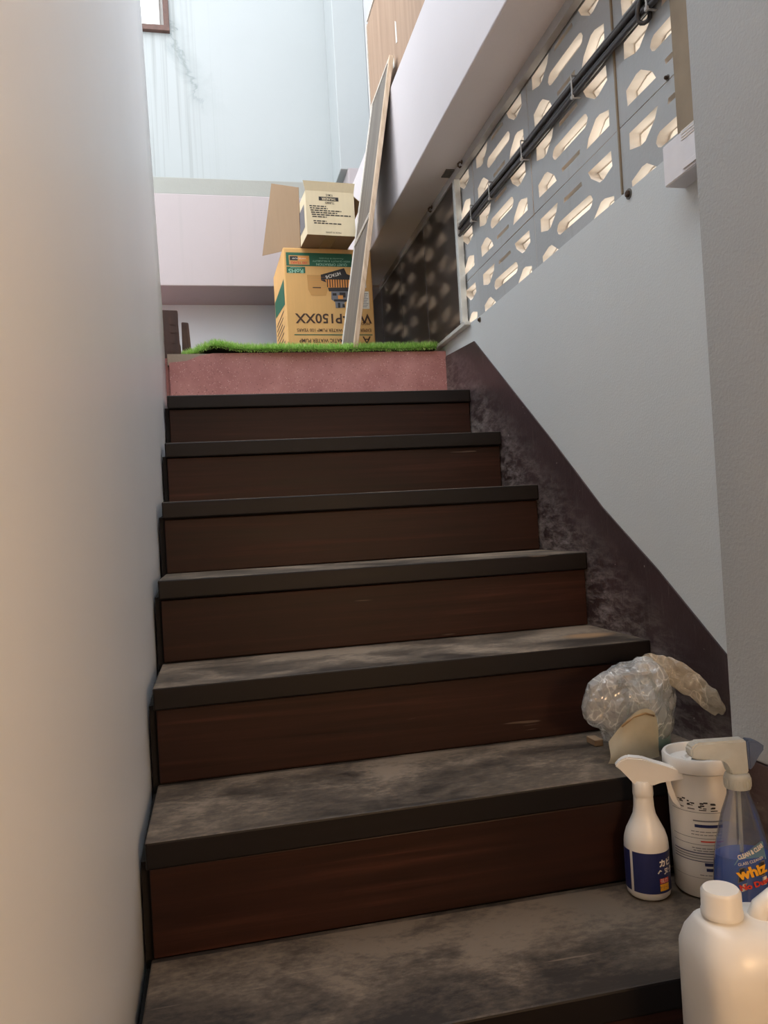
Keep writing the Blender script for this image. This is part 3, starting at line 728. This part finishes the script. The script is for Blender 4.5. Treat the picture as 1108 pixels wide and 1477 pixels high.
for k, ln in enumerate((.07, .075, .13, .11, .165, .06, 0, .055, .115)):
    u = .014+.002*k; e = u+ln
    while u < e and ln:
        w_ = rr.uniform(.008, .02); P.rect(u, chh-.0685-.0088*k, min(u+w_, e), chh-.064-.0088*k, MAT['ink_black']); u += w_+.003
P.text('MADE IN JAPAN', .009, .11, .012, MAT['ink_black'], PI, .0003, width=.065)
P.build('front_print', lambda u, v, l: (u, -.0007-l, v), cb, kind='stuff')
P = Print(); P.rect(.07, .045, .26, .14, MAT['ink_grey'])
for k in range(3): P.rect(.09+.03*k, .06, .10+.03*k, .12, MAT['ink_white'], .0003)
P.build('side_print', lambda u, v, l: (-.0007-l, cdp-u, v), cb)

# framed grey board leaning on the beam: plane contains the y axis and leans to the right
y0b, y1b = 2.085, 2.432; bt = .016
b0 = Vector((.656, 0, 1.4650)); b1 = Vector((.8555, 0, 2.56)); up = (b1-b0); BL = up.length; up.normalize()
nb = Vector((up.z, 0, -up.x))                               # board normal, to the right
lb = empty('leaning_board', (b0.x, y0b, b0.z), label='tall grey framed board leaning against the beam in front of the orange carton', cat='board')
def bpart(name, a0, a1, t0, t1, h0, h1, mat, bev=.0012):
    bm = bmesh.new(); add_box(bm, (a0, h0, t0), (a1, h1, t1), 0)     # (along y, up board, thickness)
    if bev: bmesh.ops.bevel(bm, geom=list(bm.edges), offset=bev, segments=1, affect='EDGES')
    for v in bm.verts: v.co = Vector((0, v.co.x, 0))+up*v.co.y+nb*v.co.z
    return bm_obj(name, bm, mat, lb)
bw2 = y1b-y0b
bpart('panel', .02, bw2-.015, .003, bt-.003, .015, BL*.45, MAT['grey_panel'])
bpart('panel', .02, bw2-.015, .003, bt-.003, BL*.45+.012, BL-.012, MAT['grey_panel'])
bpart('stile', 0, .02, -.001, bt, 0, BL, MAT['raw_edge'])
bpart('stile', bw2-.015, bw2, -.001, bt, 0, BL, MAT['white_edge'])
bpart('rail', .02, bw2-.015, 0, bt, 0, .014, MAT['white_edge'])
bpart('rail', .02, bw2-.015, -.0005, bt, BL-.012, BL, MAT['white_edge'])
bpart('rail', .02, bw2-.015, -.002, bt, BL*.45-.004, BL*.45+.002, MAT['white_edge'])
bpart('rail', .02, bw2-.015, -.002, bt, BL*.45+.008, BL*.45+.014, MAT['white_edge'])

# plywood sheet standing on the beam
pw = empty('plywood_sheet', (.884, 1.7, BTOP), label='brown plywood sheet standing on the beam behind the leaning board', cat='board')
prism('sheet', [(-.9, 0), (.87, 0), (.86, .535), (-.9, .545)], 0, 0, .01, MAT['ply'], pw)
box('top_strip', (-.002, -.9, .546), (.012, .85, .556), MAT['white_edge'], pw)
box('end_strip', (-.002, .871, 0), (.012, .882, .55), MAT['white_edge'], pw)
box('support_batten', (.011, -.5, 0), (.05, -.46, .5), MAT['raw_edge'], pw)
box('support_batten', (.011, .5, 0), (.05, .54, .5), MAT['raw_edge'], pw)
for (y, z, h_) in ((.43, .1, .05), (.37, .16, .09)):
    t = prism('torn_tape', [(1.7+y, BTOP+z), (1.72+y, BTOP+z+.005), (1.718+y, BTOP+z+h_), (1.704+y, BTOP+z+h_-.012)], 0, .8825, .8835, MAT['ink_white'], label='torn white tape strip stuck to the plywood, '+('lower one' if h_ < .06 else 'upper one'), cat='tape', group='tape on the plywood')

# old wood offcuts at the left end of the landing
def offcut(name, pts, y0, y1, lean, label):
    t = empty(name, (0, y0, LZ), label=label, cat='wood')
    o = prism('timber', pts, 1, 0, y1-y0, MAT['old_wood'], t, .002)
    o.rotation_euler = (lean, 0, 0); return t
t = offcut('wood_offcut', [(-.07, 0), (.041, 0), (.040, .06), (.0365, .062), (.037, .1), (.0345, .104), (.036, .182), (-.07, .185)], 2.165, 2.205, -.02, 'thick dark brown wood offcut with chipped edges upright against the left wall end')
for z in (.03, .062, .1, .13): box('chip', (-.002+.01*(z > .05), -.0006, z), (.024, .0, z+.006), MAT['old_wood'], t)
offcut('wood_offcut', [(.044, .017), (.078, .017), (.0755, .06), (.071, .15), (.046, .152)], 2.215, 2.30, 0, 'thinner brown wood offcut behind the thick one by the grass mat corner')

# ------------------------------------------------------------------ bottles on the steps
def cyl_map(cx, cy, a0, rfun):
    """u = arc length to the right of the direction a0, v = height"""
    def fn(u, v, l):
        r = rfun(v)+.0006+l; a = a0+u/rfun(v)
        return (cx+r*math.cos(a), cy+r*math.sin(a), v)
    return fn
def interp(prof, z):
    for (r0, z0), (r1, z1) in zip(prof, prof[1:]):
        if z0 <= z <= z1 and z1 > z0: return r0+(r1-r0)*(z-z0)/(z1-z0)
    return prof[-1][0]
T1, T2, T0 = H+.0013, 2*H+.0013, .0013
# white trigger spray bottle
sp = empty('spray_bottle', (.799, .487, T1), label='white trigger spray bottle with navy label on the step beside the white tub', cat='bottle')
prof = [(.0, 0), (.031, 0), (.0345, .004), (.0355, .01), (.0355, .083), (.0345, .092), (.031, .104), (.024, .118), (.0185, .130), (.0165, .142), (.0158, .158), (.0150, .162), (0, .162)]
lathe('body', prof, MAT['white_plastic'], sp, 48)
lathe('collar', [(.0, .160), (.0162, .160), (.0168, .164), (.0162, .180), (.0135, .185), (0, .185)], MAT['white_plastic'], sp, 32)
A0 = math.radians(238)
P = Print()
for a, b in ((-.098, -.0275), (-.0225, .098)):
    P.rect(a, .0125, b, .0775, MAT['ink_navy'], 0, 28)
P.text('カビ', .0125, .0325, .0600, MAT['ink_white'], 0, .0006, .0006); P.text('ヘヌク', .0112, .0335, .0465, MAT['ink_white'], 0, .0006, .0006)
P.rect(.020, .0285, .038, .0365, MAT['ink_red'], .0003, 4); P.rect(.020, .0165, .038, .0275, MAT['ink_yellow'], .0003, 4)
P.text('强力', .0075, .028, .0325, MAT['ink_white'], 0, .0008); P.text('クリーン', .0055, .029, .022, MAT['ink_navy'], 0, .0008)
P.build('label', cyl_map(0, 0, A0, lambda v: .0355), sp, label='navy wrap label with white lettering')
# spray head: nozzle to the right in the view
hd = math.radians(-28)
head = prism('spray_head', [(-.043, .209), (-.034, .219), (-.022, .2245), (.0, .2235), (.03, .214), (.066, .205), (.0665, .190), (.045, .190), (.03, .187), (.016, .178), (-.014, .178), (-.02, .192), (-.03, .203)], 1, -.0095, .0095, MAT['white_plastic'], sp, .0022)
head.rotation_euler = (0, 0, hd)
trig = prism('trigger', [(.036, .190), (.044, .190), (.0455, .174), (.051, .157), (.059, .144), (.0565, .142), (.046, .152), (.0395, .168)], 1, -.006, .006, MAT['white_plastic'], sp, .0012)
trig.rotation_euler = (0, 0, hd)
nz = lathe('nozzle', [(0, 0), (.0068, 0), (.0068, .007), (.003, .007), (.003, .004), (0, .004)], MAT['ink_orange'], head, 16)
nz.matrix_local = Matrix.Translation((.0655, 0, .1975)) @ Matrix.Rotation(PI/2, 4, 'Y')

# white tub behind it
tb = empty('white_tub', (.898, .474, T1), label='white plastic tub with printed instructions behind the two spray bottles', cat='tub')
tp_ = [(0, 0), (.046, 0), (.0495, .004), (.0505, .05), (.0525, .185), (.0545, .200), (.0575, .202), (.0585, .207), (.0585, .222), (.0565, .225), (.0525, .225), (.0505, .220), (.049, .212), (0, .210)]
lathe('tub', tp_[:6]+[(.0, .2005)], MAT['white_plastic'], tb, 56)
lid_ = lathe('lid', [(0, .2008), (.0575, .202)]+tp_[7:], MAT['white_plastic'], tb, 56)
lathe('lid_ridge', [(.018, .2105), (.022, .216), (.026, .216), (.030, .2105)], MAT['white_plastic'], lid_, 40)
P = Print(); A0 = math.radians(236); s0 = -.02
def icon(u, v, seed):
    q = random.Random(seed)
    for k in range(6):
        a, b, c, d_ = q.uniform(-.006, .004), q.uniform(-.007, .006), q.uniform(.003, .007), q.uniform(.0012, .003)
        P.rect(u+a, v+b, u+a+c, v+b+d_, MAT['ink_black'], .0001*k, 1)
    P.rect(u-.005, v-.008, u+.006, v-.0065, MAT['ink_black'], .0002)
for k in range(4): icon(-.034+.0175*k, .154-.001*k, 11+k)
for (z, l, h_, m) in ((.140, .085, .0008, 'ink_grey'), (.126, .046, .0022, 'ink_grey'), (.1165, .044, .0048, 'ink_navy'), (.109, .05, .0012, 'ink_grey'), (.104, .05, .0012, 'ink_grey'), (.0985, .085, .0008, 'ink_grey'), (.093, .036, .0022, 'ink_red'), (.088, .085, .0008, 'ink_grey'), (.082, .05, .0013, 'ink_grey'), (.078, .048, .0013, 'ink_grey'), (.074, .085, .0014, 'ink_navy'), (.0695, .085, .0012, 'ink_grey'), (.0655, .085, .0012, 'ink_grey'), (.061, .085, .0012, 'ink_navy'), (.0545, .032, .0052, 'ink_navy'), (.046, .03, .005, 'ink_navy'), (.039, .04, .0012, 'ink_grey')):
    u1 = .032; u0 = u1-l
    if l > .06 or h_ > .002: P.rect(u0, z, u1, z+h_, MAT[m], 0, 12)
    else:
        q = random.Random(int(z*1e4)); u = u0
        while u < u1:
            e = min(u1, u+q.uniform(.003, .009)); P.rect(u, z, e, z+h_, MAT[m], 0, 2); u = e+.0012
P.rect(-.055, .034, .036, .0345, MAT['ink_grey'], 0, 12)
P.build('instructions', cyl_map(0, 0, A0, lambda v: interp(tp_[1:6], v)), tb, kind='stuff')

# blue glass cleaner with the clear shoulder
wz = empty('cleaner_bottle', (.852, .312, T1), math.radians(-10), label='clear spray bottle of blue glass cleaner with tilted orange lettering beside the white tub', cat='bottle')
wp_ = [(0, 0), (.040, 0), (.0435, .005), (.044, .03), (.0435, .08), (.041, .115), (.0375, .14), (.032, .165), (.026, .188), (.0185, .208), (.0165, .214), (.0165, .222), (0, .222)]
lathe('bottle', wp_, MAT['bottle_clear'], wz, 48, sy=.66)
lq = [(0, .0015)]+[(r-.0008, max(.0015, z)) for r, z in wp_[1:6]]+[(.0385, .128), (0, .128)]
lathe('liquid', lq, MAT['liquid_blue'], wz, 48, sy=.66)
sc_ = lathe('screw_collar', [(0, .2222), (.0178, .2222), (.0182, .226), (.0182, .238), (.017, .242), (.0148, .244), (0, .244)], MAT['frost'], wz, 40)
bm = bmesh.new()
for k in range(24):
    a = 2*PI*k/24; c = Vector((.0182*math.cos(a), .0182*math.sin(a), .231))
    r = bmesh.ops.create_cube(bm, size=1, matrix=Matrix.Translation(c) @ Matrix.Rotation(a, 4, 'Z') @ Matrix.Diagonal((.0015, .0022, .011, 1)))
bm_obj('collar_ribs', bm, MAT['frost'], sc_, kind='stuff')
h2 = math.radians(0)
prism('spray_head', [(-.070, .286), (-.060, .293), (.012, .293), (.0135, .244), (-.013, .244), (-.016, .262), (-.024, .268), (-.064, .269), (-.070, .273)], 1, -.011, .011, MAT['frost'], wz, .0025)
prism('rear_grip', [(.0142, .292), (.030, .289), (.041, .280), (.036, .279), (.028, .270), (.022, .252), (.0142, .248)], 1, -.0095, .0095, MAT['blue_trans'], wz, .0022)
tube('dip_tube', [(0, 0, .012), (0, 0, .12), (.001, 0, .22)], .0028, MAT['frost'], wz, 8)
P = Print()
def wmap(u, v, l):
    v += .030; a = u/.036-PI/2-.72; r = interp(wp_[1:], v)+.0004+l
    return (r*math.cos(a), r*.66*math.sin(a), v)
P.poly([(.004, .09), (.010, .100), (.044, .120), (.05, .119), (.05, .095)], MAT['ink_sky'], 0); P.rect(.0, .04, .056, .08, MAT['ink_sky'], -.0002, 6) if False else None
P.text('CLEAN & CLEAR', .0085, .028, .108, MAT['ink_white'], .38, .0012, .0003, width=.04)
P.poly([(.008, .066), (.0105, .0865), (.045, .0955), (.0425, .0745)], MAT['ink_grey'], .0016); P.poly([(.0095, .0675), (.0115, .085), (.0435, .0935), (.0415, .0758)], MAT['ink_black'], .0019)
P.text('whiz', .0195, .0262, .0815, MAT['ink_yellow'], .24, .0026, .0009)
P.text('GLASS CLEANER', .0055, .026, .0955, MAT['ink_white'], .24, .0022, width=.034)
P.poly([(.012, .054), (.0135, .0645), (.045, .0730), (.0435, .062)], MAT['ink_white'], .0012); P.text('No Dust', .0105, .0285, .0635, MAT['ink_red'], .24, .0018, .0005)
P.poly([(.028, .022), (.030, .040), (.052, .048), (.05, .031)], MAT['ink_black'], .001)
for k in range(3): P.poly([(.032, .027+.004*k), (.032, .029+.004*k), (.047, .034+.004*k), (.047, .032+.004*k)], MAT['ink_sky'], .0014)
P.build('label', wmap, wz, label='tilted sticker with orange letters')

# big white jug standing one step lower
jg = empty('white_jug', (.745, .125, T0), math.radians(-6), label='large white jug with screw cap on the lowest step, cut by the picture corner', cat='jug')
def jug_body():
    bm = bmesh.new(); secs = []
    def sec(hx, hy, z, cx=0, n=32, p=4.0):
        vs = []
        for k in range(n):
            a = 2*PI*k/n; c, s = math.cos(a), math.sin(a)
            vs.append(bm.verts.new((cx+hx*math.copysign(abs(c)**(2/p), c), hy*math.copysign(abs(s)**(2/p), s), z)))
        return vs
    rows = [sec(.088, .058, 0), sec(.095, .064, .006), sec(.096, .065, .10), sec(.094, .063, .112), sec(.094, .063, .128), sec(.096, .065, .14), sec(.096, .065, .262), sec(.094, .063, .285, -.002), sec(.084, .055, .305, -.008, p=3.5), sec(.055, .042, .320, -.030, p=3), sec(.030, .030, .326, -.052, p=2.4), sec(.021, .021, .328, -.055, p=2), sec(.0195, .0195, .336, -.055, p=2)]
    for a, b in zip(rows, rows[1:]):
        for k in range(32): bm.faces.new((a[k], a[(k+1) % 32], b[(k+1) % 32], b[k]))
    bm.faces.new(rows[0][::-1]); bm.faces.new(rows[-1])
    return bm
bm_obj('body', jug_body(), MAT['white_plastic'], jg, True)
lathe('cap', [(0, .331), (.0238, .331), (.0238, .336), (.0230, .337), (.0226, .358), (.020, .3615), (0, .3615)], MAT['white_plastic'], jg, 40, loc=(-.055, 0, 0))
tube('handle', [(-.012, 0, .312), (-.004, 0, .333), (.012, 0, .344), (.045, 0, .342), (.066, 0, .328), (.074, 0, .30)], [.015, .013, .012, .012, .013, .015], MAT['white_plastic'], jg, 16)

# ------------------------------------------------------------------ bottle in the crumpled bag on the third step
bb = empty('bagged_bottle', (.922, .668, T2), label='milky bottle of teal liquid with white cap inside the clear plastic bag', cat='bottle')
bp_ = [(0, 0), (.037, 0), (.0395, .004), (.040, .09), (.038, .108), (.030, .124), (.018, .134), (.0165, .140), (0, .140)]
lathe('bottle', bp_, MAT['milky'], bb, 40)
lathe('liquid', [(0, .003), (.0365, .003), (.0375, .03), (.0375, .052), (0, .052)], MAT['liquid_teal'], bb, 40)
lathe('cap', [(0, .1402), (.0195, .1402), (.0195, .158), (.0175, .161), (0, .161)], MAT['white_plastic'], bb, 32)
bg_ = empty('plastic_bag', (.895, .655, T2), label='crumpled clear plastic bag around the teal bottle on a tread by the pier', cat='bag')
def crumple(p, amp):
    q = Vector((p.x*19, p.y*19, p.z*12))
    v = noise.voronoi(q)[0]; d = (v[1]-v[0])
    return amp*(min(d, .7)-.35) + amp*.25*noise.noise(p*60)
def bag_body():
    bm = bmesh.new(); bmesh.ops.create_icosphere(bm, subdivisions=5, radius=1)
    for v in bm.verts:
        d = v.co.normalized(); r = Vector((.076, .058, .088))
        p = Vector((d.x*r.x, d.y*r.y, d.z*r.z+.088))
        # shoulder towards the cap, and the limp corner that hangs out to the left
        if p.z > .1: p.x += (p.z-.1)*.22; p.x -= .0
        l = max(0, -d.x*.86+d.y*-.30+.22*d.z); p += Vector((-.066, -.02, .022))*max(0, l-.60)/.40
        if d.z < .1 and d.x < 0: p.x -= .012*min(1, -d.x*1.5)*min(1, (.1-d.z)*2)
        p.z = max(p.z, .0012)
        n = Vector((d.x/r.x, d.y/r.y, d.z/r.z)).normalized()
        p += n*crumple(p+Vector((3, 1, 2)), .018)
        p.z = max(p.z, .001+.0005*d.x)
        p.x = min(p.x, .108)
        v.co = p
    return bm
o = bm_obj('bag_body', bag_body(), MAT['bag'], bg_, False)
o.data.materials[0] = MAT['bag']
def bag_tail():
    bm = bmesh.new(); n, sg = 26, 30; rows = []
    a, b = Vector((.022, -.005, .156)), Vector((.106, -.100, .084))
    for i in range(n):
        t = i/(n-1); c = a.lerp(b, t)+Vector((0, 0, .018*math.sin(t*PI)))
        h_, w_ = (.026+.010*math.sin(t*2.6))*(1-.25*t), .018*(1-.4*t)
        if t > .93: h_ *= .55
        row = []
        for k in range(sg):
            q = 2*PI*k/sg; p = c+Vector((.35*math.cos(q)*w_, -math.cos(q)*w_, math.sin(q)*h_))
            p += Vector((0, -math.cos(q), math.sin(q)))*crumple(p*1.3, .012)
            p.x = min(p.x, .112); row.append(bm.verts.new(p))
        rows.append(row)
    for r0, r1 in zip(rows, rows[1:]):
        for k in range(sg): bm.faces.new((r0[k], r0[(k+1) % sg], r1[(k+1) % sg], r1[k]))
    bm.faces.new(rows[-1]); return bm
bm_obj('bag_tail', bag_tail(), MAT['bag_tail'], bg_, False, label='twisted yellowed end of the bag')
# folded beige film at the front of the bag
bm = bmesh.new(); rows = []
for i in range(12):
    t = i/11; row = []
    for j in range(10):
        s = j/9; x = -.104+.104*t; z = .004+(.034+.056*math.sin(t*PI*.72))*s
        y = -.068-.010*math.sin(t*PI)+.012*s*s-.004*math.sin(s*5+t*4)
        row.append(bm.verts.new((x+.012*s*(1-t), y, z)))
    rows.append(row)
for r0, r1 in zip(rows, rows[1:]):
    for k in range(9): bm.faces.new((r0[k], r1[k], r1[k+1], r0[k+1]))
bm_obj('folded_film', bm, MAT['paper_beige'], bg_, True, label='folded beige film at the front')
tube('film_edge', [(-.072, -.066, .066), (-.050, -.070, .082), (-.026, -.070, .086), (-.006, -.064, .078)], .0022, MAT['tape'], bg_, 6)
box('cardboard_scrap', (.824, .700, T2), (.842, .735, T2+.012), MAT['card_brown'], None, .001, label='small brown cardboard scrap under the left side of the plastic bag', cat='scrap')
prism('wood_scrap', [(.972, .56), (1.004, .545), (1.005, .575), (.985, .582)], 2, T2, T2+.006, MAT['raw_edge'], None, .001, label='small tan wood scrap on the tread at the foot of the pier', cat='scrap')

# ------------------------------------------------------------------ outside the screen
box('wall_outside', (2.6, -4, -1), (2.75, 8, 2.4), MAT['outside'], kind='structure')
box('ground_outside', (W+.13, -4, -1.1), (2.6, 8, -1), MAT['outside'], kind='structure')

# ------------------------------------------------------------------ warm lamp of the lower hall
lm = empty('wall_lamp', (.9615, -1.2, .92), label='round warm wall lamp in the lower hall behind the camera', cat='lamp')
gm, nt, b = node_mat('lamp_globe'); b.inputs['Base Color'].default_value = (1, .9, .75, 1); b.inputs['Emission Color'].default_value = (1, .78, .5, 1); b.inputs['Emission Strength'].default_value = 6
for nm, pf, mt in (('globe', [(0, -.09), (.06, -.085), (.10, -.06), (.12, -.02), (.12, -.012), (0, -.012)], gm), ('rim', [(0, -.0118), (.13, -.0118), (.13, 0), (0, 0)], MAT['white_plastic'])):
    lathe(nm, pf, mt, lm, 32).rotation_euler = (0, math.pi/2, 0)
pld = bpy.data.lights.new('lamp_light', 'POINT'); pld.energy = 17; pld.color = (1, .60, .30); pld.shadow_soft_size = .12
plo = bpy.data.objects.new('lamp_light', pld); plo.location = (-.24, 0, 0); link(plo, lm)
